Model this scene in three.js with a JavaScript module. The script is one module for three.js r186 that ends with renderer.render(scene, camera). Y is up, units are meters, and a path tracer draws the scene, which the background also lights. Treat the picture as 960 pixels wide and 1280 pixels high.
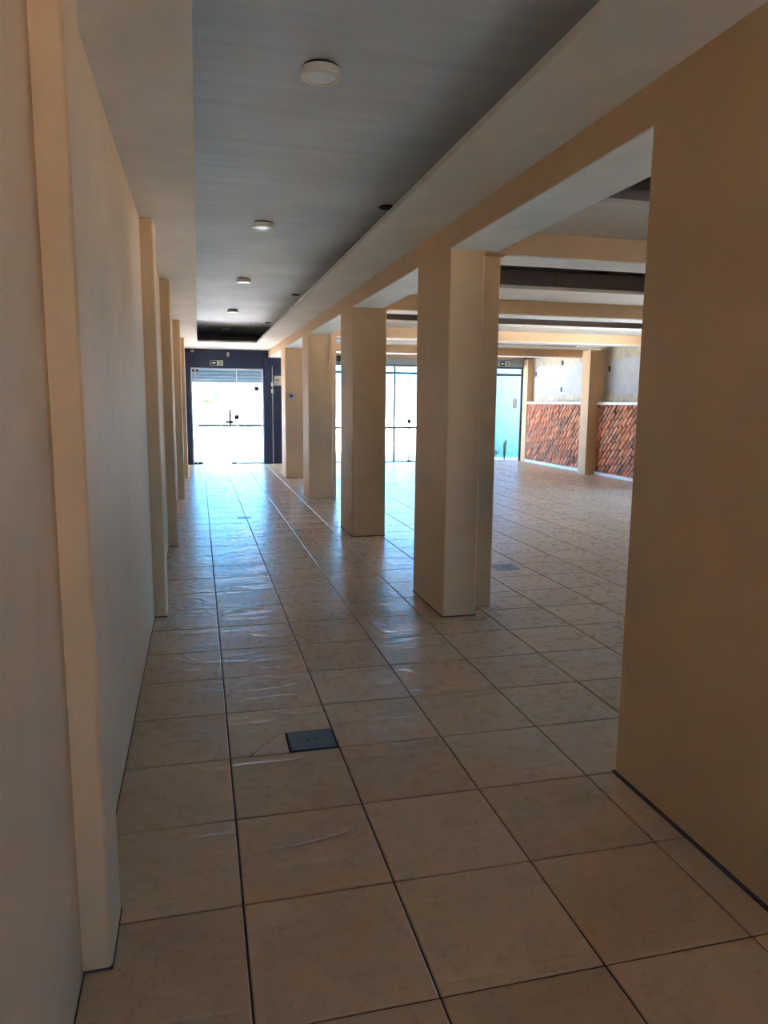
import * as THREE from 'three';
import { RoundedBoxGeometry } from 'three/addons/geometries/RoundedBoxGeometry.js';
import { mergeGeometries } from 'three/addons/utils/BufferGeometryUtils.js';

// ------------------------------------------------------------------ camera, sky, sun, exposure
const scene = new THREE.Scene();
const EYE = 1.47;
const camera = new THREE.PerspectiveCamera(69.743, 960 / 1280, 0.05, 400);
camera.position.set(0, EYE, 0);
camera.rotation.order = 'YXZ';
camera.rotation.set(-0.14955, -0.24632, 0.00891);
camera.updateMatrixWorld(true);

const renderer = new THREE.WebGLRenderer({ antialias: true });
renderer.toneMapping = THREE.LinearToneMapping;
renderer.toneMappingExposure = 8.3;
renderer.shadowMap.enabled = true;
renderer.shadowMap.type = THREE.PCFSoftShadowMap;

{ // clear blue sky, the same all the way round: paler at the horizon, deeper overhead
  const w = 8, h = 256, data = new Float32Array(w * h * 4);
  for (let y = 0; y < h; y++) {
    const el = Math.max(0, ((y + 0.5) / h - 0.5) * Math.PI), t = Math.pow(Math.sin(el), 0.55);
    const lo = [0.22, 1.25, 2.4], hi = [0.28, 1.15, 2.9];
    for (let x = 0; x < w; x++) {
      const k = (y * w + x) * 4;
      for (let c = 0; c < 3; c++) data[k + c] = lo[c] + (hi[c] - lo[c]) * t;
      data[k + 3] = 1;
    }
  }
  const sky = new THREE.DataTexture(data, w, h, THREE.RGBAFormat, THREE.FloatType);
  sky.mapping = THREE.EquirectangularReflectionMapping;
  sky.magFilter = THREE.LinearFilter; sky.minFilter = THREE.LinearFilter;
  sky.needsUpdate = true;
  scene.background = sky;
}
const sun = new THREE.DirectionalLight(new THREE.Color(1.0, 0.92, 0.84), 23);
sun.position.set(-22, 44, -8);
sun.target.position.set(3, 0, -12);
sun.castShadow = true;
sun.shadow.mapSize.set(4096, 4096);
Object.assign(sun.shadow.camera, { left: -60, right: 60, top: 60, bottom: -60, near: 1, far: 140 });
scene.add(sun, sun.target);

// ------------------------------------------------------------------ helpers
function rng(seed) { let s = seed >>> 0; return () => { s = (s + 0x6D2B79F5) >>> 0; let t = s; t = Math.imul(t ^ (t >>> 15), t | 1); t ^= t + Math.imul(t ^ (t >>> 7), t | 61); return ((t ^ (t >>> 14)) >>> 0) / 4294967296; }; }
function lattice(seed, n) { const r = rng(seed), a = new Float32Array(n * n); for (let i = 0; i < a.length; i++) a[i] = r(); return a; }
// smooth noise that repeats over the unit square
function noise(seed, nx, ny = nx) {
  const r = rng(seed), a = new Float32Array(nx * ny);
  for (let i = 0; i < a.length; i++) a[i] = r();
  return (u, v) => {
    const x = u * nx, y = v * ny, x0 = Math.floor(x), y0 = Math.floor(y);
    let fx = x - x0, fy = y - y0; fx = fx * fx * (3 - 2 * fx); fy = fy * fy * (3 - 2 * fy);
    const g = (i, j) => a[(((j % ny) + ny) % ny) * nx + (((i % nx) + nx) % nx)];
    return (g(x0, y0) * (1 - fx) + g(x0 + 1, y0) * fx) * (1 - fy) + (g(x0, y0 + 1) * (1 - fx) + g(x0 + 1, y0 + 1) * fx) * fy;
  };
}
function tex(size, metres, srgb, fn) {
  const d = new Uint8Array(size * size * 4);
  for (let y = 0; y < size; y++) for (let x = 0; x < size; x++) {
    const c = fn((x + 0.5) / size, (y + 0.5) / size), k = (y * size + x) * 4;
    for (let i = 0; i < 3; i++) d[k + i] = Math.max(0, Math.min(255, Math.round((Array.isArray(c) ? c[i] : c) * 255)));
    d[k + 3] = 255;
  }
  const t = new THREE.DataTexture(d, size, size, THREE.RGBAFormat);
  t.wrapS = t.wrapT = THREE.RepeatWrapping; t.magFilter = THREE.LinearFilter; t.minFilter = THREE.LinearMipmapLinearFilter; t.generateMipmaps = true;
  t.repeat.set(1 / metres, 1 / metres);
  if (srgb) t.colorSpace = THREE.SRGBColorSpace;
  t.needsUpdate = true;
  return t;
}
// uv in metres, taken from the face's own plane
function metreUV(g, ox = 0, oy = 0) {
  if (!g.attributes.normal) g.computeVertexNormals();
  const p = g.attributes.position, n = g.attributes.normal, uv = new Float32Array(p.count * 2);
  for (let i = 0; i < p.count; i++) {
    const ax = Math.abs(n.getX(i)), ay = Math.abs(n.getY(i)), az = Math.abs(n.getZ(i));
    let u, v;
    if (ay >= ax && ay >= az) { u = p.getX(i); v = p.getZ(i); } else if (ax >= az) { u = p.getZ(i); v = p.getY(i); } else { u = p.getX(i); v = p.getY(i); }
    uv[2 * i] = u + ox; uv[2 * i + 1] = v + oy;
  }
  g.setAttribute('uv', new THREE.BufferAttribute(uv, 2));
  return g;
}
const plainG = (g) => { const h = g.index ? g.toNonIndexed() : g; for (const k of Object.keys(h.attributes)) if (!['position', 'normal', 'uv', 'color'].includes(k)) h.deleteAttribute(k); return h; };
function box(x0, x1, y0, y1, z0, z1, r = 0) {
  const w = x1 - x0, h = y1 - y0, d = z1 - z0;
  const g = r > 0 ? new RoundedBoxGeometry(w, h, d, 3, r) : new THREE.BoxGeometry(w, h, d);
  g.translate((x0 + x1) / 2, (y0 + y1) / 2, (z0 + z1) / 2);
  return metreUV(plainG(g));
}
const merge = (list) => mergeGeometries(list.map(plainG), false);
function tube(points, radius, seg = 24, radial = 8) { return plainG(new THREE.TubeGeometry(new THREE.CatmullRomCurve3(points.map((p) => new THREE.Vector3(...p))), seg, radius, radial)); }
const taken = {};
function numbered(name) { const n = taken[name] = (taken[name] ?? -1) + 1; return n ? `${name}_${String(n).padStart(3, '0')}` : name; }
function obj(name, geo, material, parent, label) {
  const m = new THREE.Mesh(Array.isArray(geo) ? (geo.length > 1 ? merge(geo) : geo[0]) : geo, material);
  m.castShadow = m.receiveShadow = true;
  m.name = parent && parent !== scene ? name : numbered(name);
  (parent ?? scene).add(m);
  if (label) m.userData.label = label;
  return m;
}
function tag(o, label, category, group, kind) { Object.assign(o.userData, { label, category }); if (group) o.userData.group = group; if (kind) o.userData.kind = kind; return o; }
function thing(name, label, category, at = [0, 0, 0], group, kind) { const o = new THREE.Group(); o.name = numbered(name); o.position.set(...at); scene.add(o); return tag(o, label, category, group, kind); }
const struct = (name, label, category, at) => thing(name, label, category, at, null, 'structure');
const asRoom = (m, label, category, group) => tag(m, label, category, group, 'structure');

// ------------------------------------------------------------------ materials
const S = (r, g, b) => new THREE.Color().setRGB(r / 255, g / 255, b / 255, THREE.SRGBColorSpace);
const M = {};
{
  const a = noise(11, 6), b = noise(12, 23), c = noise(13, 90), d = noise(14, 180);
  const plasterBump = tex(512, 1.1, false, (u, v) => 0.45 * c(u, v) + 0.35 * d(u, v) + 0.2 * b(u, v));
  const mottle = tex(512, 2.3, true, (u, v) => { const t = 0.93 + 0.05 * a(u, v) + 0.03 * b(u, v) + 0.015 * (d(u, v) - 0.5); return [t, t * (0.992 + 0.012 * b(v, u)), t * (0.98 + 0.025 * a(v, u))]; });
  M.cream = new THREE.MeshStandardMaterial({ color: S(230, 188, 145), map: mottle, bumpMap: plasterBump, bumpScale: 0.0011, roughness: 0.72 });
  M.white = new THREE.MeshStandardMaterial({ color: S(240, 228, 216), map: mottle, bumpMap: plasterBump, bumpScale: 0.0008, roughness: 0.8 });
  M.soffit = new THREE.MeshStandardMaterial({ color: S(250, 246, 240), map: mottle, bumpMap: plasterBump, bumpScale: 0.0008, roughness: 0.8 });
  M.hallCeilingShade = new THREE.MeshStandardMaterial({ color: S(164, 145, 134), map: mottle, roughness: 0.85 });  // browner than the corridor ceiling: shade of the hall recesses put into the colour
  M.board = new THREE.MeshStandardMaterial({ color: S(176, 158, 152), map: mottle, roughness: 0.85 });  // white gypsum boards toned down, cove shade carried by the colour
  M.navy = new THREE.MeshStandardMaterial({ color: S(34, 48, 82), map: mottle, bumpMap: plasterBump, bumpScale: 0.001, roughness: 0.6 });
  // brushed, slightly streaky grey ceiling paint: strokes run across the corridor
  const s1 = noise(21, 3, 60), s2 = noise(22, 5, 150), s3 = noise(23, 5);
  M.ceiling = new THREE.MeshStandardMaterial({ color: S(241, 245, 254), roughness: 0.75,
    map: tex(512, 3.1, true, (u, v) => { const t = 0.89 + 0.04 * s1(u, v) + 0.025 * s2(u, v) + 0.05 * s3(u, v) + 0.03 * s3(v * 2, u * 3); return [t, t, t * 1.004]; }),
    bumpMap: plasterBump, bumpScale: 0.001 });
  // floor tile glaze: beige body with cloudy tone and a riven, slate-like relief
  const t1 = noise(31, 4), t2 = noise(32, 11), t3 = noise(33, 40), t4 = noise(34, 120), w1 = noise(35, 5), w2 = noise(36, 9), w3 = noise(37, 5, 14);
  const ridge = (x) => 1 - Math.abs(2 * x - 1);
  const rivenH = (u, v) => { const du = u + 0.09 * w1(u, v) - 0.045, dv = v + 0.12 * w2(u, v) - 0.06; const r = Math.pow(ridge(t2(du, dv)), 5); const q = Math.pow(ridge(w3(u + 0.06 * t2(u, v), v + 0.05 * t1(v, u))), 9); return 0.18 * t1(u, v) + 0.3 * r * w1(v, u) + 0.4 * q * t1(v, u) + 0.05 * t3(u, v); };
  M.tileBump = tex(1024, 1.37, false, rivenH);
  const tileMap = tex(512, 1.37, true, (u, v) => { const t = 0.9 + 0.025 * t1(v, u) + 0.02 * t2(u, v) + 0.012 * t3(u, v) + 0.02 * t4(v, u) - 0.1 * Math.pow(t4(u, v), 9); return [t, t * (0.985 + 0.02 * t2(v, u)), t * (0.965 + 0.04 * t1(u, v))]; });
  const tileRough = tex(256, 1.37, false, (u, v) => 0.8 + 0.2 * t3(u, v));
  M.tiles = [[220, 184, 150], [224, 188, 154], [215, 179, 145], [221, 182, 147]].map((c) => new THREE.MeshPhysicalMaterial({ color: S(...c), map: tileMap, bumpMap: M.tileBump, bumpScale: 0.008, roughness: 0.32, roughnessMap: tileRough, specularIntensity: 0.12 }));
  M.grout = new THREE.MeshStandardMaterial({ color: S(62, 46, 40), roughness: 0.95 });
  M.brick = new THREE.MeshStandardMaterial({ color: 0xffffff, vertexColors: true, roughness: 0.85, bumpMap: plasterBump, bumpScale: 0.003 });
  M.mortar = new THREE.MeshStandardMaterial({ color: S(52, 34, 28), roughness: 0.95 });
  const p1 = noise(41, 9), p2 = noise(42, 60);
  M.patch = new THREE.MeshStandardMaterial({ color: S(200, 202, 208), roughness: 0.9, map: tex(256, 1.3, true, (u, v) => 0.93 + 0.06 * p1(u, v) + 0.02 * p2(u, v)), bumpMap: plasterBump, bumpScale: 0.002 });
  M.rough = new THREE.MeshStandardMaterial({ color: S(214, 202, 182), roughness: 0.95, map: tex(256, 0.9, true, (u, v) => 0.8 + 0.16 * p1(u, v) + 0.1 * p2(u, v)), bumpMap: plasterBump, bumpScale: 0.006 });
  const k1 = noise(51, 7), k2 = noise(52, 70);
  M.pavement = new THREE.MeshStandardMaterial({ color: S(214, 209, 200), roughness: 0.9, map: tex(256, 3, true, (u, v) => 0.88 + 0.08 * k1(u, v) + 0.05 * k2(u, v)) });
}
M.trimWhite = new THREE.MeshStandardMaterial({ color: S(238, 238, 236), roughness: 0.5 });
M.alu = new THREE.MeshStandardMaterial({ color: S(196, 200, 204), roughness: 0.35, metalness: 0.7 });
M.steelDark = new THREE.MeshStandardMaterial({ color: S(58, 62, 66), roughness: 0.4, metalness: 0.6 });
M.shutter = new THREE.MeshStandardMaterial({ color: S(150, 162, 168), roughness: 0.5, metalness: 0.3 });
M.rail = new THREE.MeshStandardMaterial({ color: S(92, 104, 110), roughness: 0.5, metalness: 0.2 });
M.black = new THREE.MeshStandardMaterial({ color: S(22, 24, 26), roughness: 0.6 });
M.glass = new THREE.MeshPhysicalMaterial({ color: new THREE.Color(0.95, 0.98, 0.98), transmission: 1, thickness: 0, roughness: 0, ior: 1.5 });
M.lampBody = new THREE.MeshStandardMaterial({ color: S(236, 226, 208), roughness: 0.45 });
M.lampLens = new THREE.MeshStandardMaterial({ color: S(244, 246, 248), roughness: 0.35 });
M.drain = new THREE.MeshStandardMaterial({ color: S(74, 78, 84), roughness: 0.45, metalness: 0.5 });

// ------------------------------------------------------------------ plan of the building (metres; camera stands at x = 0, z = 0)
const XL = -0.33, XC = 1.595, XC2 = 1.86, XR = 8.1, ZE = -17.38, ZB = 4.2;
const YS = 2.6, YC = 2.93, YB = 2.44, TOP = 3.35;
const T = 0.4585, TX0 = 0.088, TZ0 = -1.548;                       // tile pitch and one joint crossing
const COLS = [[-4.66, -5.39], [-7.76, -8.45], [-11.0, -11.65], [-14.05, -14.72]];
const BEAMS = [[1.75, 1.43], [-1.5, -1.82], [-4.77, -5.09], [-7.86, -8.2], [-11.32, -11.66], [-14.72, -15.08]];

// ------------------------------------------------------------------ floor: grout bed and tiles
{
  const floor = struct('floor', 'glazed beige floor tiles with dark joints', 'floor');
  obj('grout_bed', box(XL - 0.2, XR + 0.2, -0.25, -0.006, ZE - 0.2, ZB + 0.2), M.grout, floor);
  const gap = 0.0065, bevel = 0.0035, low = 0.0022;
  function tileGeo(x0, x1, z0, z1, ox, oy) {   // bevelled slab, top at y = 0
    const P = [], N = [], b = bevel, g = new THREE.BufferGeometry();
    const a = [[x0 + b, 0, z1 - b], [x1 - b, 0, z1 - b], [x1 - b, 0, z0 + b], [x0 + b, 0, z0 + b]];
    const c = [[x0, -low, z1], [x1, -low, z1], [x1, -low, z0], [x0, -low, z0]];
    const e = c.map(([x, , z]) => [x, -0.0085, z]);
    const quad = (p, q, r, s) => { P.push(...p, ...q, ...r, ...p, ...r, ...s); };
    quad(a[0], a[1], a[2], a[3]);
    for (let i = 0; i < 4; i++) { const j = (i + 1) % 4; quad(c[i], c[j], a[j], a[i]); quad(e[i], e[j], c[j], c[i]); }
    g.setAttribute('position', new THREE.BufferAttribute(new Float32Array(P), 3));
    g.computeVertexNormals();
    return metreUV(g, ox, oy);
  }
  const r = rng(77), variants = [];
  for (let i = 0; i < 10; i++) variants.push(tileGeo(gap / 2, T - gap / 2, gap / 2, T - gap / 2, r() * 5, r() * 5));
  const cells = [], v = new THREE.Vector3();
  const px = (x, z) => { v.set(x, 0, z).project(camera); return [(v.x + 1) * 480, (1 - v.y) * 640, v.z]; };
  const jointX0 = XL + 0.004, jointR = XR - 0.12;
  for (let i = -1; i < 18; i++) for (let j = -9; j < 36; j++) {
    let x0 = TX0 + i * T, x1 = x0 + T, z1 = TZ0 - j * T + 0, z0 = z1 - T;
    const cut = x0 < jointX0 || x1 > jointR || z0 < ZE + 0.01 || (z1 > -2.47 && x0 < XC && x1 > XC - 0.0);
    // beside the near right wall the tiles stop 12 mm short of the plaster
    let pieces = [[Math.max(x0 + gap / 2, jointX0), Math.min(x1 - gap / 2, jointR), Math.max(z0 + gap / 2, ZE), z1 - gap / 2]];
    if (x0 < XC && x1 > XC) {
      if (z0 > -2.47) pieces = [[x0 + gap / 2, XC - 0.016, z0 + gap / 2, z1 - gap / 2], [XC2 + 0.011, x1 - gap / 2, z0 + gap / 2, z1 - gap / 2]];
    }
    pieces = pieces.filter((q) => q[1] - q[0] > 0.01 && q[3] - q[2] > 0.01);
    const c = px((x0 + x1) / 2, (z0 + z1) / 2);
    let area = 0;
    if (z1 < -0.6 && c[2] < 1) {
      const q = [px(x0, z1), px(x1, z1), px(x1, z0), px(x0, z0)];
      const inside = q.some((p) => p[0] > -10 && p[0] < 970 && p[1] > 480 && p[1] < 1290);
      if (inside) { for (let k = 0; k < 4; k++) { const A = q[k], B = q[(k + 1) % 4]; area += A[0] * B[1] - A[1] * B[0]; } area = Math.abs(area) / 2; }
    }
    // what the near right wall hides from this standpoint counts for less
    const s = -2.47 / ((z0 + z1) / 2), behind = (z0 + z1) / 2 > -2.47 ? (x0 > XC) : ((x0 + x1) / 2 * s > XC + 0.1);
    if (behind) area = 0;
    cells.push({ i, j, x0, z0, z1, x1, pieces, cut, area, t: Math.floor(r() * 4), k: Math.floor(r() * 10) });
  }
  const cracked = cells.find((c) => c.i === 0 && c.j === 3);
  const near = [...cells].filter((c) => c.area > 0 && c !== cracked).sort((a, b) => b.area - a.area).slice(0, 296);
  const own = new Set(near), far = [[], [], [], []];
  for (const c of cells) {
    if (c === cracked) continue;
    if (own.has(c)) {
      if (!c.cut) { const m = obj('tile', variants[c.k], M.tiles[c.t], floor); m.position.set(c.x0, 0, c.z0); }
      else for (const q of c.pieces) obj('tile', tileGeo(...q, c.k * 0.37, c.t * 0.61), M.tiles[c.t], floor);
    } else for (const q of c.pieces) far[c.t].push(tileGeo(...q, c.k * 0.37, c.t * 0.61));
  }
  far.forEach((list, n) => { const m = obj('tile_field', merge(list), M.tiles[n], floor); m.userData.kind = 'stuff'; });
  // the tile beside the floor box: cut round the box and cracked across its corner
  {
    const { x0, x1, z0, z1 } = cracked, g = gap / 2, X0 = x0 + g, X1 = x1 - g, Z0 = z0 + g, Z1 = z1 - g;   // z1 is the near edge
    const bx = 0.338, bz = -3.115;                                     // floor box takes the near right corner
    const ext = (pts) => {                                             // pts as [x, z]
      const sh = new THREE.Shape(pts.map(([x, z]) => new THREE.Vector2(x, -z)));
      const e = new THREE.ExtrudeGeometry(sh, { depth: 0.006, bevelEnabled: true, bevelSize: 0.0016, bevelThickness: 0.002, bevelOffset: -0.0016, bevelSegments: 1, curveSegments: 1 });
      e.rotateX(-Math.PI / 2); e.translate(0, -0.008, 0);
      return metreUV(plainG(e), 1.7, 2.3);
    };
    const crack = []; for (let k = 0; k <= 8; k++) { const t = k / 8; crack.push([0.175 + 0.163 * Math.pow(t, 0.8), Z1 - 0.195 * Math.pow(t, 0.62)]); }
    const w = 0.0014;
    obj('tile', ext([[X0, Z1], ...crack.map(([x, z], k) => [x - (k ? w : 0.012), z - w]), [bx, bz], [X1, bz], [X1, Z0], [X0, Z0]]), M.tiles[1], floor);
    obj('tile', ext([...crack.map(([x, z], k) => [x + w, Math.min(Z1, z + w)]), [bx - 0.004, crack[8][1] + w], [bx - 0.004, Z1]].reverse()), M.tiles[1], floor, 'broken corner piece of tile beside the floor box');
  }
}

// ------------------------------------------------------------------ walls, columns, beams, ceiling
// left wall with its plaster pilasters
asRoom(obj('wall_left', box(XL - 0.2, XL, -0.2, TOP, ZE - 0.2, ZB + 0.2), M.cream), 'long cream plaster wall behind the pilasters', 'wall');
[['with dark chipped foot where the floor joint opens', -2.068, -1.836, -0.258], ['with dust ring at its foot', -5.3, -5.07, -0.247], ['third along the wall towards the glass door', -7.8, -7.57, -0.24], ['fourth along the wall towards the glass door', -11.45, -11.22, -0.23], ['last before the navy wall', -14.65, -14.42, -0.222]].forEach(([t, z0, z1, x]) =>
  asRoom(obj('pillar', box(XL - 0.05, x, -0.006, YS, z0, z1, 0.014), M.cream), `cream plaster pilaster on long wall, ${t}`.split(' ').slice(0, 15).join(' '), 'pilaster', 'pilasters of the long wall'));
// near right wall
asRoom(obj('wall_right', box(XC, XC2, -0.2, YC, -2.472, ZB, 0.006), M.cream), 'broad cream wall ending at the first opening', 'wall');
// columns between corridor and hall
{
  const texts = ['stepped cream column, nearest to the broad wall', 'cream column between stepped column and slimmer columns', 'cream column second from the navy end wall', 'cream column beside navy wall with small blue switch'];
  const right = [[1.835, 2.03], [1.965, 0], [1.955, 2.04], [1.95, 0]];
  COLS.forEach(([zn, zf], k) => {
    const c = struct('column', texts[k], 'column', [0, 0, 0]); c.userData.group = 'columns between corridor and hall';
    obj('shaft', box(XC, right[k][0], -0.006, YB + 0.05, zf, zn, 0.013), M.cream, c);
    if (right[k][1]) obj('rear_shaft', box(XC + 0.1, right[k][1], -0.006, YB + 0.05, zf, zn - 0.2 + (k ? 0.05 : 0), 0.013), M.cream, c);
  });
}
// dirty sealant bead where the plaster meets the tiles
M.bead = new THREE.MeshStandardMaterial({ color: S(88, 70, 62), roughness: 0.95 });
{
  const b = struct('trim_1', 'dark dirty bead along the foot of walls and columns', 'trim');
  const right = [1.835, 1.965, 1.955, 1.95];
  COLS.forEach(([zn, zf], k) => obj('bead', box(XC - 0.004, right[k] + 0.004, -0.004, 0.006, zf - 0.004, zn + 0.004, 0.002), M.bead, b));
  obj('bead', box(XC - 0.012, XC + 0.02, -0.006, 0.003, -2.476, ZB, 0.002), M.bead, b);
  obj('bead', box(XL - 0.02, -0.2555, -0.004, 0.005, -2.07, -1.833, 0.002), M.bead, b);
  for (const [z0, z1, x] of [[-5.303, -5.067, -0.244], [-7.803, -7.567, -0.237]]) obj('bead', box(XL - 0.02, x, -0.004, 0.008, z0, z1, 0.004), M.bead, b);
}
// long beam over the columns, white underneath
{
  const b = struct('beam', 'long cream beam carried by the row of columns', 'beam');
  obj('beam_face', box(XC - 0.0006, XC2 + 0.002, YB + 0.008, YC, ZE, -2.44, 0.0005), M.cream, b);
  const stops = [-2.472, ...COLS.flat(), ZE];
  for (let k = 0; k < stops.length; k += 2) obj('soffit', box(XC + 0.001, XC2 + 0.06, YB, YB + 0.02, stops[k + 1] - 0.002, stops[k] + 0.002), M.soffit, b, 'white painted underside');
}
// cross beams of the hall
{
  const texts = ['cream cross beam behind the broad wall', 'cream cross beam over broad wall end', 'cream cross beam meeting the stepped column', 'second cream cross beam beyond stepped column', 'third cream cross beam beyond stepped column', 'cream cross beam closest to the glass front'];
  BEAMS.forEach(([zn, zf], k) => {
    const b = struct('cross_beam', texts[k], 'beam'); b.userData.group = 'cross beams of the hall';
    obj('beam_face', box(XC2, XR, YB + 0.01, YC, zf, zn, 0.004), M.cream, b);
    obj('soffit', box(XC2 + 0.17, XR, YB, YB + 0.012, zf + 0.002, zn - 0.002), M.soffit, b, 'white painted underside');
  });
}
// ceiling: the slab, then the gypsum shelves that leave an open cove above them
{
  const c = struct('ceiling', 'grey painted ceiling raised above white gypsum shelves', 'ceiling');
  obj('ceiling_panel', box(XL - 0.2, XC2, YC, TOP, ZE - 0.2, ZB + 0.2), M.ceiling, c);
  obj('hall_ceiling_panel', box(XC2, XR + 0.3, YC - 0.002, TOP, ZE - 0.2, ZB + 0.2), M.hallCeilingShade, c, 'brownish tone carrying the recess shade');
  const th = 0.026, lip = 0.034;
  const shelf = (x0, x1, z0, z1, side) => {          // side: which edge carries the upstand
    const g = [box(x0, x1, YS, YS + th, z0, z1)];
    const l = 0.016;
    if (side === 'x1') g.push(box(x1 - l, x1, YS + th, YS + lip, z0, z1));
    if (side === 'x0') g.push(box(x0, x0 + l, YS + th, YS + lip, z0, z1));
    if (side === 'z1') g.push(box(x0, x1, YS + th, YS + lip, z1 - l, z1));
    if (side === 'z0') g.push(box(x0, x1, YS + th, YS + lip, z0, z0 + l));
    obj('gypsum_shelf', g, M.white, c);
  };
  shelf(XL, 0.014, ZE, ZB, 'x1');
  shelf(1.172, XC, ZE, ZB, 'x0');
  shelf(0.014, 1.172, ZE, -15.23, 'z1');
  shelf(0.014, 1.172, ZB - 0.5, ZB, 'z0');
  const edges = [ZB, ...BEAMS.flat(), ZE];
  for (let k = 0; k < edges.length; k += 2) {
    const zn = edges[k], zf = edges[k + 1];
    shelf(XC2, XR, zf, zf + 0.78, 'z1');
    shelf(XC2, XR, zn - 0.5, zn, 'z0');
    shelf(XC2, XC2 + 0.3, zf + 0.78, zn - 0.5, 'x1');
    shelf(XR - 0.6, XR, zf + 0.78, zn - 0.5, 'x0');
  }
  // upright boards that close the coves towards the beams, with their joints
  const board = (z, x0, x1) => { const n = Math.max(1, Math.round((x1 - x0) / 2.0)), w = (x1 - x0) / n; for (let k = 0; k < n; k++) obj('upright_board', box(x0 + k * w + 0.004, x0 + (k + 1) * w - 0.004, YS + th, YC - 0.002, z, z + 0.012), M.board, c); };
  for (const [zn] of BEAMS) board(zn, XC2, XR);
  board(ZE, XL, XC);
}
// end wall: navy round the corridor door, cream above the hall front
{
  const w = struct('wall_end', 'dark navy wall round the glass street door', 'wall');
  obj('wall_panel', [box(XL - 0.2, -0.15, -0.2, TOP, ZE - 0.2, ZE), box(-0.15, 1.47, 2.185, TOP, ZE - 0.2, ZE), box(1.47, 2.3, -0.2, TOP, ZE - 0.2, ZE)], M.navy, w);
  obj('header', box(2.3, XR + 0.2, 2.52, TOP, ZE - 0.2, ZE), M.cream, w);
  obj('shutter_box', box(2.3, 7.98, 2.345, 2.52, ZE - 0.2, ZE + 0.01), M.shutter, w, 'grey roller shutter box above the glass front');
  obj('wall_return', box(1.47, 1.66, 0, YB - 0.001, ZE, ZE + 0.06, 0.004), M.navy, w);
  obj('pier', box(7.98, XR + 0.2, -0.2, 2.52, ZE - 0.2, ZE + 0.03), M.cream, w);
}
// right wall of the hall
{
  const w = struct('wall_hall', 'far hall wall with diagonal brick panels and pale plaster', 'wall');
  obj('wall_panel', [box(XR, XR + 0.2, -0.2, TOP, ZE - 0.2, -10.75), box(XR, XR + 0.2, -0.2, 0.95, -10.75, -7.5), box(XR, XR + 0.2, YB, TOP, -10.75, -7.5), box(XR, XR + 0.2, -0.2, TOP, -7.5, -0.85), box(XR, XR + 0.2, -0.2, 0.95, -0.85, 0.35), box(XR, XR + 0.2, YB, TOP, -0.85, 0.35), box(XR, XR + 0.2, -0.2, TOP, 0.35, ZB)], M.rough, w);
  for (const z of [-10.75]) obj('wall_pier', box(XR, XR + 0.2, 0.9, YB + 0.05, z, z + 0.35), M.rough, w);
}
[[-17.38, -17.12, 'cream corner pilaster beside the hall glass front', 7.95], [-14.06, -13.75, 'cream pilaster between the two diagonal brick panels', 7.75], [-10.95, -10.6, 'cream pilaster closing the second brick panel', 7.75]].forEach(([z0, z1, t, x]) =>
  asRoom(obj('pilaster_column', box(x, XR + 0.02, -0.006, YB + 0.1, z0, z1, 0.01), M.cream), t, 'pilaster'));
// rear wall behind the camera with its daylight openings
{
  const w = struct('wall_rear', 'cream rear wall with a glazed door', 'wall');
  obj('wall_panel', [box(XL - 0.2, 0.78, -0.2, TOP, ZB, ZB + 0.2), box(0.78, 1.4, 2.15, TOP, ZB, ZB + 0.2), box(1.4, XR + 0.2, -0.2, TOP, ZB, ZB + 0.2)], M.cream, w);
}

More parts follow.
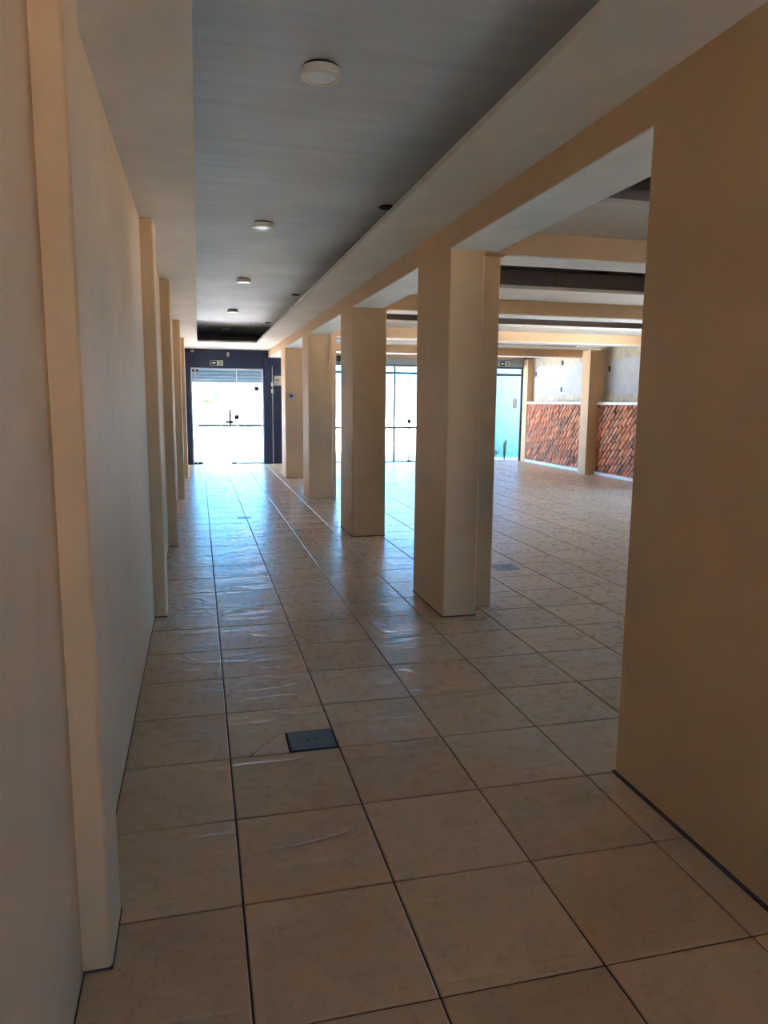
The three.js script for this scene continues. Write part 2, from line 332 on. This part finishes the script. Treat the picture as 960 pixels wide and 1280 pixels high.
// ------------------------------------------------------------------ doors and windows
const pane = (x0, x1, y0, y1, z) => box(x0, x1, y0, y1, z - 0.003, z + 0.003);
const paneX = (x, y0, y1, z0, z1) => box(x - 0.003, x + 0.003, y0, y1, z0, z1);
const zd = ZE - 0.06;
{ // street door at the corridor's end
  const d = struct('door_1', 'clear glass street door with bar handle at corridor end', 'door');
  obj('frame', [box(-0.15, -0.118, 0, 2.185, zd - 0.03, zd + 0.03), box(-0.118, 1.47, 2.15, 2.185, zd - 0.03, zd + 0.03), box(1.445, 1.47, 0, 2.15, zd - 0.03, zd + 0.03)], M.alu, d);
  obj('side_glass', pane(-0.118, -0.06, 0.02, 2.15, zd), M.glass, d);
  obj('side_post', box(-0.06, -0.032, 0, 2.15, zd - 0.02, zd + 0.02), M.alu, d);
  const l = obj('leaf', pane(-0.028, 0.862, 0.02, 2.14, zd), M.glass, d);
  obj('push_rail', box(-0.028, 0.862, 0.858, 0.912, zd - 0.012, zd + 0.012, 0.004), M.rail, l);
  obj('bar_handle', [tube([[0.7, 0.9, zd + 0.055], [0.7, 1.1, zd + 0.055], [0.7, 1.27, zd + 0.055]], 0.028), tube([[0.7, 0.95, zd], [0.7, 0.95, zd + 0.055]], 0.009, 4), tube([[0.7, 1.2, zd], [0.7, 1.2, zd + 0.055]], 0.009, 4)], M.steelDark, l);
  obj('lock', box(0.6, 0.78, 0.93, 1.0, zd - 0.014, zd + 0.014, 0.005), M.steelDark, l);
  obj('hinge_fitting', [box(-0.14, 0.02, 2.1, 2.15, zd - 0.014, zd + 0.014, 0.004), box(-0.14, 0.07, 0.0, 0.05, zd - 0.016, zd + 0.016, 0.004)], M.steelDark, l);
  obj('floor_stop', box(0.72, 0.84, 0.0, 0.035, zd - 0.02, zd + 0.04, 0.006), M.steelDark, l);
  const r = obj('leaf', pane(0.868, 1.443, 0.02, 2.14, zd), M.glass, d);
  obj('push_rail', box(0.868, 1.443, 0.858, 0.912, zd - 0.012, zd + 0.012, 0.004), M.rail, r);
  obj('bottom_rail', box(0.868, 1.443, 0.0, 0.03, zd - 0.012, zd + 0.012, 0.003), M.alu, r);
  obj('top_joint', box(0.858, 0.874, 1.86, 2.15, zd - 0.012, zd + 0.012, 0.002), M.trimWhite, r);
  obj('lock', box(0.8, 0.91, 1.02, 1.13, zd - 0.014, zd + 0.014, 0.005), M.steelDark, r);
  obj('sticker', box(1.265, 1.37, 1.685, 1.775, zd + 0.004, zd + 0.006), M.black, r, 'small dark square sticker');
}
{ // lowered part of the roller shutter outside the door
  const s = thing('roller_shutter', 'grey slatted roller shutter rolled partly down outside street door', 'shutter', [0, 0, 0]);
  for (let k = 0; k < 6; k++) {
    const y0 = 1.862 + k * 0.072, g = new THREE.CylinderGeometry(0.05, 0.05, 1.62, 10, 1, false, 0, Math.PI);
    g.rotateZ(Math.PI / 2); g.scale(1, 0.7, 0.3); g.rotateX(0); g.translate(0.66, y0 + 0.036, ZE - 0.24);
    obj('slat', [metreUV(plainG(g)), box(-0.15, 1.47, y0, y0 + 0.069, ZE - 0.248, ZE - 0.238)], M.shutter, s);
  }
}
{ // glass front of the hall
  const d = struct('window_1', 'wide glass front of the hall with aluminium mullions', 'window');
  const xs = [2.3, 3.45, 4.62, 5.8, 6.9, 7.98];
  obj('frame', [box(2.3, 7.98, 2.3, 2.345, zd - 0.03, zd + 0.03), box(2.3, 7.98, 2.12, 2.178, zd - 0.02, zd + 0.02), ...xs.map((x, k) => box(k === 5 ? x - 0.06 : x - 0.022, k === 5 ? x : x + 0.022, 0, 2.3, zd - 0.022, zd + 0.022)), box(2.3, 6.9, 0.0, 0.02, zd - 0.015, zd + 0.015)], M.rail, d);
  for (let k = 0; k < 5; k++) {
    const p = obj('pane', pane(xs[k] + 0.016, xs[k + 1] - (k === 4 ? 0.052 : 0.016), 0.02, 2.12, zd), M.glass, d);
    obj('transom_pane', pane(xs[k] + 0.016, xs[k + 1] - (k === 4 ? 0.052 : 0.016), 2.18, 2.3, zd), M.glass, d);
    if (k < 4) obj('push_rail', box(xs[k] + 0.016, xs[k + 1] - 0.016, 0.805, 0.862, zd - 0.012, zd + 0.012, 0.004), M.rail, p);
    if (k === 2) { const lk = new THREE.CylinderGeometry(0.055, 0.055, 0.03, 20); lk.rotateX(Math.PI / 2); lk.translate(5.0, 0.99, zd); obj('lock', plainG(lk), M.steelDark, p); obj('floor_fitting', box(4.96, 5.06, 0, 0.04, zd - 0.015, zd + 0.015, 0.004), M.steelDark, p); obj('leaf_edge', box(4.988, 5.008, 0.02, 2.14, zd - 0.005, zd + 0.005), M.steelDark, p); }
    if (k === 4) obj('paper_notice', box(7.72, 7.83, 1.33, 1.57, zd + 0.004, zd + 0.006), M.trimWhite, p, 'white paper notice taped to the glass');
  }
}
{ // side windows of the hall, beyond the broad wall
  const bays = [[-10.4, -7.5], [-0.85, 0.35]];
  bays.forEach(([z0, z1], k) => {
    const d = struct(`window_${k + 2}`, 'wide side window of the hall with aluminium frame', 'window'); d.userData.group = 'side windows of the hall';
    obj('frame', [box(XR + 0.06, XR + 0.12, 0.95, 1.0, z0, z1), box(XR + 0.06, XR + 0.12, YB - 0.05, YB, z0, z1), box(XR + 0.06, XR + 0.12, 1.0, YB - 0.05, (z0 + z1) / 2 - 0.025, (z0 + z1) / 2 + 0.025)], M.alu, d);
    obj('pane', paneX(XR + 0.09, 1.0, YB - 0.05, z0, (z0 + z1) / 2 - 0.025), M.glass, d);
    obj('pane', paneX(XR + 0.09, 1.0, YB - 0.05, (z0 + z1) / 2 + 0.025, z1), M.glass, d);
  });
  const q = struct('door_2', 'glazed rear door of the corridor', 'door');
  obj('frame', [box(0.78, 0.83, 0, 2.15, ZB + 0.06, ZB + 0.12), box(1.35, 1.4, 0, 2.15, ZB + 0.06, ZB + 0.12), box(0.83, 1.35, 2.1, 2.15, ZB + 0.06, ZB + 0.12)], M.alu, q);
  obj('pane', pane(0.83, 1.35, 0.01, 2.1, ZB + 0.09), M.glass, q);
}

// ------------------------------------------------------------------ diagonal brick panels with white trims, plaster patches above
{
  const clip = (poly, ax, lim, keepGreater) => {
    const out = [];
    for (let i = 0; i < poly.length; i++) {
      const a = poly[i], b = poly[(i + 1) % poly.length], ia = keepGreater ? a[ax] >= lim : a[ax] <= lim, ib = keepGreater ? b[ax] >= lim : b[ax] <= lim;
      if (ia) out.push(a);
      if (ia !== ib) { const t = (lim - a[ax]) / (b[ax] - a[ax]); out.push([a[0] + (b[0] - a[0]) * t, a[1] + (b[1] - a[1]) * t]); }
    }
    return out;
  };
  const tones = [[0.66, 0.22, 0.10], [0.70, 0.25, 0.12], [0.60, 0.20, 0.10], [0.52, 0.19, 0.11], [0.70, 0.29, 0.16], [0.42, 0.18, 0.12], [0.64, 0.27, 0.17]];
  [[-17.1, -14.08, 'first'], [-13.73, -10.97, 'second']].forEach(([z0, z1, n], q) => {
    const w = struct('brick_wall_panel', q ? 'warm diagonal brick panel away from the glass front' : 'diagonal brick panel beside the hall glass front', 'brick panel');
    w.userData.group = 'diagonal brick panels of the hall';
    obj('backing_board', box(7.99, XR + 0.01, 0.0, 1.44, z0, z1), M.mortar, w);
    obj('top_trim', box(7.945, XR + 0.01, 1.44, 1.495, z0, z1, 0.006), M.trimWhite, w, 'white ledge along the top');
    obj('bottom_trim', box(7.94, 7.99, 0.0, 0.065, z0, z1, 0.005), M.trimWhite, w, 'white skirting along the foot');
    const r = rng(900 + q), L = 0.24, W = 0.094, j = 0.024, P = [], C = [];
    const c45 = Math.SQRT1_2;
    for (let row = -60; row < 60; row++) for (let k = -30; k < 30; k++) {
      const u0 = k * L + (((row % 2) + 2) % 2) * L / 2, v0 = row * W, zc = (z0 + z1) / 2, yc = 0.75;
      const to = (u, v) => [zc + (u - v) * c45, yc + (u + v) * c45];
      let poly = [to(u0 + j / 2, v0 + j / 2), to(u0 + L - j / 2, v0 + j / 2), to(u0 + L - j / 2, v0 + W - j / 2), to(u0 + j / 2, v0 + W - j / 2)];
      for (const [ax, lim, gr] of [[0, z0 + 0.005, true], [0, z1 - 0.005, false], [1, 0.07, true], [1, 1.435, false]]) { if (poly.length) poly = clip(poly, ax, lim, gr); }
      const pick = r(), sh = 0.8 + 0.4 * r(), pr = 0.018 + 0.014 * r();
      if (poly.length < 3) continue;
      const t = tones[Math.floor(pick * tones.length)], x = 7.99 - pr;
      const push = (a) => { P.push(...a); C.push(t[0] * sh, t[1] * sh, t[2] * sh); };
      for (let i = 1; i + 1 < poly.length; i++) for (const p of [poly[0], poly[i + 1], poly[i]]) push([x, p[1], p[0]]);
      for (let i = 0; i < poly.length; i++) { const a = poly[i], b = poly[(i + 1) % poly.length]; for (const p of [[x, a[1], a[0]], [x, b[1], b[0]], [7.99, b[1], b[0]], [x, a[1], a[0]], [7.99, b[1], b[0]], [7.99, a[1], a[0]]]) push(p); }
    }
    const g = new THREE.BufferGeometry();
    g.setAttribute('position', new THREE.BufferAttribute(new Float32Array(P), 3));
    g.setAttribute('color', new THREE.BufferAttribute(new Float32Array(C), 3));
    g.computeVertexNormals(); metreUV(g);
    const b = obj('bricks', g, M.brick, w); b.userData.kind = 'stuff';
    // smoother pale patch on the rough plaster above, with four dark anchor slots
    const cz = (z0 + z1) / 2, hw = (z1 - z0) / 2 - 0.1, sh = new THREE.Shape(), nz = noise(70 + q, 24), N = 72;
    for (let i = 0; i < N; i++) {
      const a = i / N * Math.PI * 2, c = Math.cos(a), s = Math.sin(a), e = Math.pow(Math.pow(Math.abs(c), 7) + Math.pow(Math.abs(s), 7), -1 / 7), wob = 0.965 + 0.05 * nz(i / N, 0.3);
      const X = c * e * hw * wob, Y = s * e * 0.35 * wob;
      i ? sh.lineTo(X, Y) : sh.moveTo(X, Y);
    }
    const pg = new THREE.ExtrudeGeometry(sh, { depth: 0.006, bevelEnabled: false });
    pg.rotateY(-Math.PI / 2); pg.translate(XR + 0.001, 2.0, cz);
    const pt = asRoom(obj('wall_patch_panel', metreUV(plainG(pg)), M.patch), q ? 'pale plaster patch above the warm second brick panel' : 'pale plaster patch above the brick panel beside glass', 'plaster patch');
    for (const [z, y] of [[cz - hw + 0.06, 2.16], [cz, 2.37], [cz + hw - 0.06, 2.16], [cz, 1.775]]) obj('anchor_slot', box(XR - 0.02, XR + 0.002, y - 0.055, y + 0.055, z - 0.022, z + 0.022), M.black, pt, 'dark iron anchor');
  });
}

// ------------------------------------------------------------------ ceiling lamps and blank lamp holes
{
  const spots = [[0.567, -3.474], [0.57, -6.449], [0.58, -9.4], [0.585, -12.6], [0.59, -15.75]];
  const where = ['over the floor box', 'second from the floor box', 'third from the floor box', 'fourth from the floor box', 'above the shelf before the navy wall'];
  let proto;
  spots.forEach(([x, z], k) => {
    const l = proto ? proto.clone() : new THREE.Group();
    if (!proto) {
      proto = l;
      const R = 0.0865;
      obj('mounting_ring', plainG(new THREE.CylinderGeometry(R * 0.9, R * 0.9, 0.012, 48).translate(0, -0.006, 0)), M.black, l);
      const rim = new THREE.LatheGeometry([[R * 0.9, -0.01], [R, -0.012], [R, -0.043], [R * 0.985, -0.047], [R * 0.8, -0.0485], [R * 0.785, -0.046], [R * 0.785, -0.04], [R * 0.6, -0.04]].map((p) => new THREE.Vector2(...p)), 48);
      obj('rim', plainG(rim), M.lampBody, l);
      const lens = new THREE.LatheGeometry([[0, -0.0455], [R * 0.6, -0.0455], [R * 0.745, -0.0445], [R * 0.755, -0.04]].map((p) => new THREE.Vector2(...p)), 48);
      obj('diffuser', plainG(lens), M.lampLens, l, 'white frosted diffuser, unlit');
    }
    l.name = numbered('ceiling_lamp'); l.position.set(x, YC, z); scene.add(l);
    l.userData = {}; tag(l, `round white surface-mounted ceiling lamp, unlit, ${where[k]}`, 'lamp', 'round ceiling lamps of the corridor');
  });
  [[1.424, -5.673, 'second lamp'], [1.361, -10.546, 'third lamp'], [1.325, -14.42, 'fourth lamp']].forEach(([x, z, t]) => {
    const g = new THREE.CylinderGeometry(0.055, 0.055, 0.012, 28); g.translate(x, YC - 0.006, z);
    tag(obj('blank_lamp_outlet', plainG(g), M.black), `small dark round blanked outlet by the cove, beyond the ${t}`, 'ceiling outlet', 'dark ceiling outlets');
  });
}

// ------------------------------------------------------------------ floor boxes
function floorBox(label, x0, x1, z0, z1) {
  const f = thing('floor_box', label, 'floor box', [(x0 + x1) / 2, 0, (z0 + z1) / 2]);
  const w = (x1 - x0) / 2, d = (z1 - z0) / 2;
  obj('cover_plate', box(-w + 0.006, w - 0.006, -0.006, 0.0015, -d + 0.006, d - 0.006, 0.0015), M.drain, f);
  for (const s of [-1, 1]) { const g = new THREE.CylinderGeometry(0.009, 0.009, 0.0016, 16); g.translate(s * 0.016, 0.0022, -0.004); obj('finger_hole', plainG(g), M.black, f); }
  return f;
}
floorBox('dark metal floor box plate beside the cracked tile', 0.338, 0.5435, -3.115, -2.927);
floorBox('dark metal floor box plate on the hall floor', 2.53, 2.755, -6.12, -5.91);
floorBox('thin dark floor box plate far along the corridor', 0.44, 0.62, -9.4, -9.24);

// ------------------------------------------------------------------ small things on the walls
{
  const sign = (name, x0, x1, y0, y1, z, label, dir) => {
    const s = thing(name, label, 'sign', [(x0 + x1) / 2, (y0 + y1) / 2, z]);
    const w = (x1 - x0) / 2, h = (y1 - y0) / 2;
    obj('board', box(-w, w, -h, h, 0, 0.008, 0.002), M.signPale, s);
    obj('arrow_field', box(-w + 0.01, -w + 0.01 + w * 0.95, -h + 0.008, h - 0.008, 0.008, 0.0095), M.black, s);
    const cx = -w + 0.01 + w * 0.475, k = h * 0.6;
    const sh = new THREE.Shape([[-k * 1.3, 0], [-k * 0.1, k * 0.85], [-k * 0.1, k * 0.35], [k * 1.2, k * 0.35], [k * 1.2, -k * 0.35], [-k * 0.1, -k * 0.35], [-k * 0.1, -k * 0.85]].map(([x, y]) => new THREE.Vector2(x * dir + cx, y)));
    obj('arrow', plainG(new THREE.ExtrudeGeometry(sh, { depth: 0.0012, bevelEnabled: false }).translate(0, 0, 0.0095)), M.trimWhite, s);
    // running figure: head, torso, two legs
    const fx = w * 0.55, bar = (x, y, a, l, t) => { const g = new THREE.BoxGeometry(t, l, 0.0015); g.rotateZ(a); g.translate(fx + x, y, 0.009); return plainG(g); };
    obj('running_figure', [plainG(new THREE.CylinderGeometry(h * 0.18, h * 0.18, 0.0015, 14).rotateX(Math.PI / 2).translate(fx - h * 0.1, h * 0.62, 0.009)), bar(0, h * 0.15, 0.2, h * 0.7, h * 0.32), bar(-h * 0.18, -h * 0.45, -0.5, h * 0.7, h * 0.2), bar(h * 0.22, -h * 0.45, 0.6, h * 0.7, h * 0.2)], M.black, s);
    return s;
  };
  M.signPale = new THREE.MeshStandardMaterial({ color: S(196, 206, 190), roughness: 0.5 });
  sign('exit_sign', 0.29, 0.57, 2.235, 2.355, ZE, 'pale exit sign on navy wall above street door', -1);
  sign('exit_sign', 7.3, 7.58, 2.36, 2.485, ZE + 0.01, 'exit sign with arrow above the right end of the glass front', 1);
  tag(obj('black_sign', box(3.18, 3.38, 2.4, 2.52, ZE + 0.01, ZE + 0.06, 0.006), M.black), 'small black sign on the shutter box above glass front', 'box');  // blank dark sign over the hall glass

  const cam = thing('security_camera', 'white wall camera in the corner of the navy wall', 'camera', [-0.1, 2.56, ZE]);
  obj('bracket', tube([[0, 0.02, 0], [0, 0.02, 0.05], [0, 0, 0.08]], 0.012, 8), M.trimWhite, cam);
  obj('housing', box(-0.035, 0.035, -0.04, 0.03, 0.05, 0.16, 0.015), M.trimWhite, cam);
  obj('lens', plainG(new THREE.CylinderGeometry(0.02, 0.02, 0.01, 16).rotateX(Math.PI / 2).translate(0, -0.005, 0.163)), M.black, cam);

  const al = thing('motion_sensor', 'small white sensor on navy wall above the exit sign', 'sensor', [0.684, 2.49, ZE]);
  obj('housing', box(-0.025, 0.025, -0.045, 0.045, 0, 0.035, 0.01), M.trimWhite, al);
  obj('sensor_window', box(-0.015, 0.015, -0.03, 0.0, 0.033, 0.038, 0.004), M.shutter, al);

  const cd = thing('conduit', 'pale cable conduit with boxes on navy wall right of door', 'conduit', [1.672, 0, ZE + 0.062]);
  obj('pipe', plainG(new THREE.CylinderGeometry(0.011, 0.011, 2.24, 10).translate(0, 1.12, 0)), M.alu, cd);
  for (const y of [1.83, 1.68]) obj('junction_box', box(-0.035, 0.02, y - 0.045, y + 0.045, -0.012, 0.03, 0.006), M.trimWhite, cd);

  const po = thing('wall_notice', 'framed pale printed notice on navy wall by the conduit', 'notice', [1.805, 1.92, ZE]);
  obj('frame', box(-0.085, 0.085, -0.11, 0.11, 0, 0.01, 0.003), M.alu, po);
  const cv = document.createElement('canvas'); cv.width = 128; cv.height = 168;
  const cx = cv.getContext('2d'); cx.fillStyle = '#cfc7b6'; cx.fillRect(0, 0, 128, 168); cx.fillStyle = '#7d6f66'; cx.beginPath(); cx.arc(50, 76, 26, 0, 6.3); cx.fill(); cx.fillStyle = '#9c9488'; for (let k = 0; k < 4; k++) cx.fillRect(78, 52 + k * 16, 36, 7); cx.fillRect(18, 128, 92, 8); cx.fillRect(18, 144, 70, 8);
  const ct = new THREE.CanvasTexture(cv); ct.colorSpace = THREE.SRGBColorSpace;
  const pg = new THREE.PlaneGeometry(0.155, 0.205); pg.translate(0, 0, 0.0105);
  obj('printed_sheet', plainG(pg), new THREE.MeshStandardMaterial({ map: ct, roughness: 0.6 }), po);

  const sw = thing('blue_switch', 'small blue round switch on the last cream column', 'switch', [1.715, 1.555, COLS[3][0]]);
  M.blue = new THREE.MeshStandardMaterial({ color: S(46, 92, 170), roughness: 0.45 });
  obj('plate', box(-0.05, 0.04, -0.05, 0.05, 0, 0.008, 0.003), M.trimWhite, sw);
  obj('button', plainG(new THREE.CylinderGeometry(0.032, 0.036, 0.03, 24).rotateX(Math.PI / 2).translate(-0.003, 0, 0.02)), M.blue, sw);
}

// ------------------------------------------------------------------ outside
asRoom(obj('pavement_ground', box(-120, 130, -0.4, -0.03, -260, 90), M.pavement), 'sun-bleached pale concrete forecourt and street outside', 'ground');
asRoom(obj('porch_shade_roof', [box(1.5, 11.5, 2.78, 2.98, -21.4, ZE - 0.2), box(-3.6, 1.5, 2.78, 2.98, -19.2, ZE - 0.2)], M.pavement), 'flat concrete porch roof by the hall glass, added shading slab by street door', 'roof');  // door-side slab is unseen, added to shade pavement and dim the corridor end
M.blueWall = new THREE.MeshStandardMaterial({ color: S(112, 138, 160), roughness: 0.85 });
asRoom(obj('wall_boundary', box(6.75, 11.4, -0.1, 2.78, -19.2, -19.0), M.blueWall), 'pale blue boundary wall outside behind the plants', 'wall');
{
  const leafM = new THREE.MeshPhysicalMaterial({ color: S(88, 116, 58), roughness: 0.7, transmission: 0.25, thickness: 0 });
  const plant = (label, x, z, h, n, seed, upright) => {
    const p = thing('potted_plant', label, 'plant', [x, -0.03, z], 'plants outside the glass front'), r = rng(seed), list = [];
    for (let k = 0; k < n; k++) {
      const a = r() * 6.283, len = h * (0.7 + 0.5 * r()), out = upright ? 0.12 : 0.55 + 0.3 * r(), P = [], steps = 6, wd = 0.018 + 0.014 * r();
      const at = (t) => [Math.cos(a) * len * out * t, len * (t - (upright ? 0.05 : 0.45) * t * t), Math.sin(a) * len * out * t];
      const side = [-Math.sin(a), 0, Math.cos(a)];
      for (let s = 0; s < steps; s++) {
        const t0 = s / steps, t1 = (s + 1) / steps, w0 = wd * Math.sin(Math.PI * (0.12 + 0.88 * t0)), w1 = wd * Math.sin(Math.PI * (0.12 + 0.88 * t1)), A = at(t0), B = at(t1);
        const q = (p, w, sg) => [p[0] + side[0] * w * sg, p[1], p[2] + side[2] * w * sg];
        P.push(...q(A, w0, -1), ...q(A, w0, 1), ...q(B, w1, 1), ...q(A, w0, -1), ...q(B, w1, 1), ...q(B, w1, -1));
      }
      const g = new THREE.BufferGeometry(); g.setAttribute('position', new THREE.BufferAttribute(new Float32Array(P), 3)); g.computeVertexNormals(); list.push(metreUV(g));
    }
    const f = obj('foliage', list, leafM, p); f.userData.kind = 'stuff';
  };
  plant('low spreading green plant outside the glass by the exit sign', 7.45, -18.1, 0.42, 60, 5, false);
  plant('upright spiky green plant beside the low spreading one', 7.82, -18.1, 0.5, 16, 6, true);

  // street far off, burnt out by the sun
  const barkM = new THREE.MeshStandardMaterial({ color: S(110, 92, 76), roughness: 0.9 }), crownM = new THREE.MeshStandardMaterial({ color: S(84, 98, 54), roughness: 0.9 });
  const t = thing('street_tree', 'small sunlit tree seen through the street door', 'tree', [0.85, -0.03, -60]);
  obj('trunk', tube([[0, 0, 0], [0.05, 0.7, 0], [-0.02, 1.4, 0]], 0.06, 10), barkM, t);
  const r = rng(8), leaves = [];
  for (let k = 0; k < 420; k++) { const g = new THREE.OctahedronGeometry(0.07 + 0.06 * r(), 0); const a = r() * 6.283, e = Math.acos(2 * r() - 1), q = 0.6 + 0.4 * r(); g.scale(1.4, 0.5, 1); g.rotateY(r() * 3); g.translate(1.05 * q * Math.sin(e) * Math.cos(a), 1.75 + 0.62 * q * Math.cos(e), 0.8 * q * Math.sin(e) * Math.sin(a)); leaves.push(metreUV(plainG(g))); }
  const cr = obj('crown', leaves, crownM, t); cr.userData.kind = 'stuff';
  M.facade = new THREE.MeshStandardMaterial({ color: S(196, 192, 184), roughness: 0.9 });
  const bd = thing('street_building', 'long low white building across the sunlit street', 'building', [10, -0.03, -66]);
  obj('wall', box(-90, 90, 0, 2.9, -6, 0), M.facade, bd);
  obj('parapet', box(-90.1, 90.1, 2.9, 3.1, -6, 0.12), M.facade, bd);
  const aw = thing('awning', 'orange awning on posts across the street', 'awning', [3.4, -0.03, -60]);
  const awM = new THREE.MeshStandardMaterial({ color: S(205, 88, 34), roughness: 0.8 });
  const tri = new THREE.Shape([[0, 0], [0, 0.62], [-0.6, 0.25], [-0.6, 0]].map(([x, y]) => new THREE.Vector2(x, y)));
  const ag = new THREE.ExtrudeGeometry(tri, { depth: 1.86, bevelEnabled: false }); ag.rotateY(-Math.PI / 2); ag.rotateY(Math.PI); ag.translate(-0.93, 1.27, 0);
  obj('canopy', metreUV(plainG(ag)), awM, aw);
  for (const s of [-0.88, 0.88]) obj('post', plainG(new THREE.CylinderGeometry(0.03, 0.03, 1.3, 8).translate(s, 0.65, 0.1)), M.alu, aw);
  const sg = thing('pink_board', 'pink advertising board standing in the street', 'board', [3.9, -0.03, -58]);
  obj('panel', box(-0.4, 0.4, 0.16, 0.48, -0.02, 0.02), new THREE.MeshStandardMaterial({ color: S(200, 84, 104), roughness: 0.7 }), sg);
  for (const s of [-0.3, 0.3]) obj('foot', box(s - 0.02, s + 0.02, 0, 0.16, -0.12, 0.12), M.alu, sg);
}

renderer.render(scene, camera);
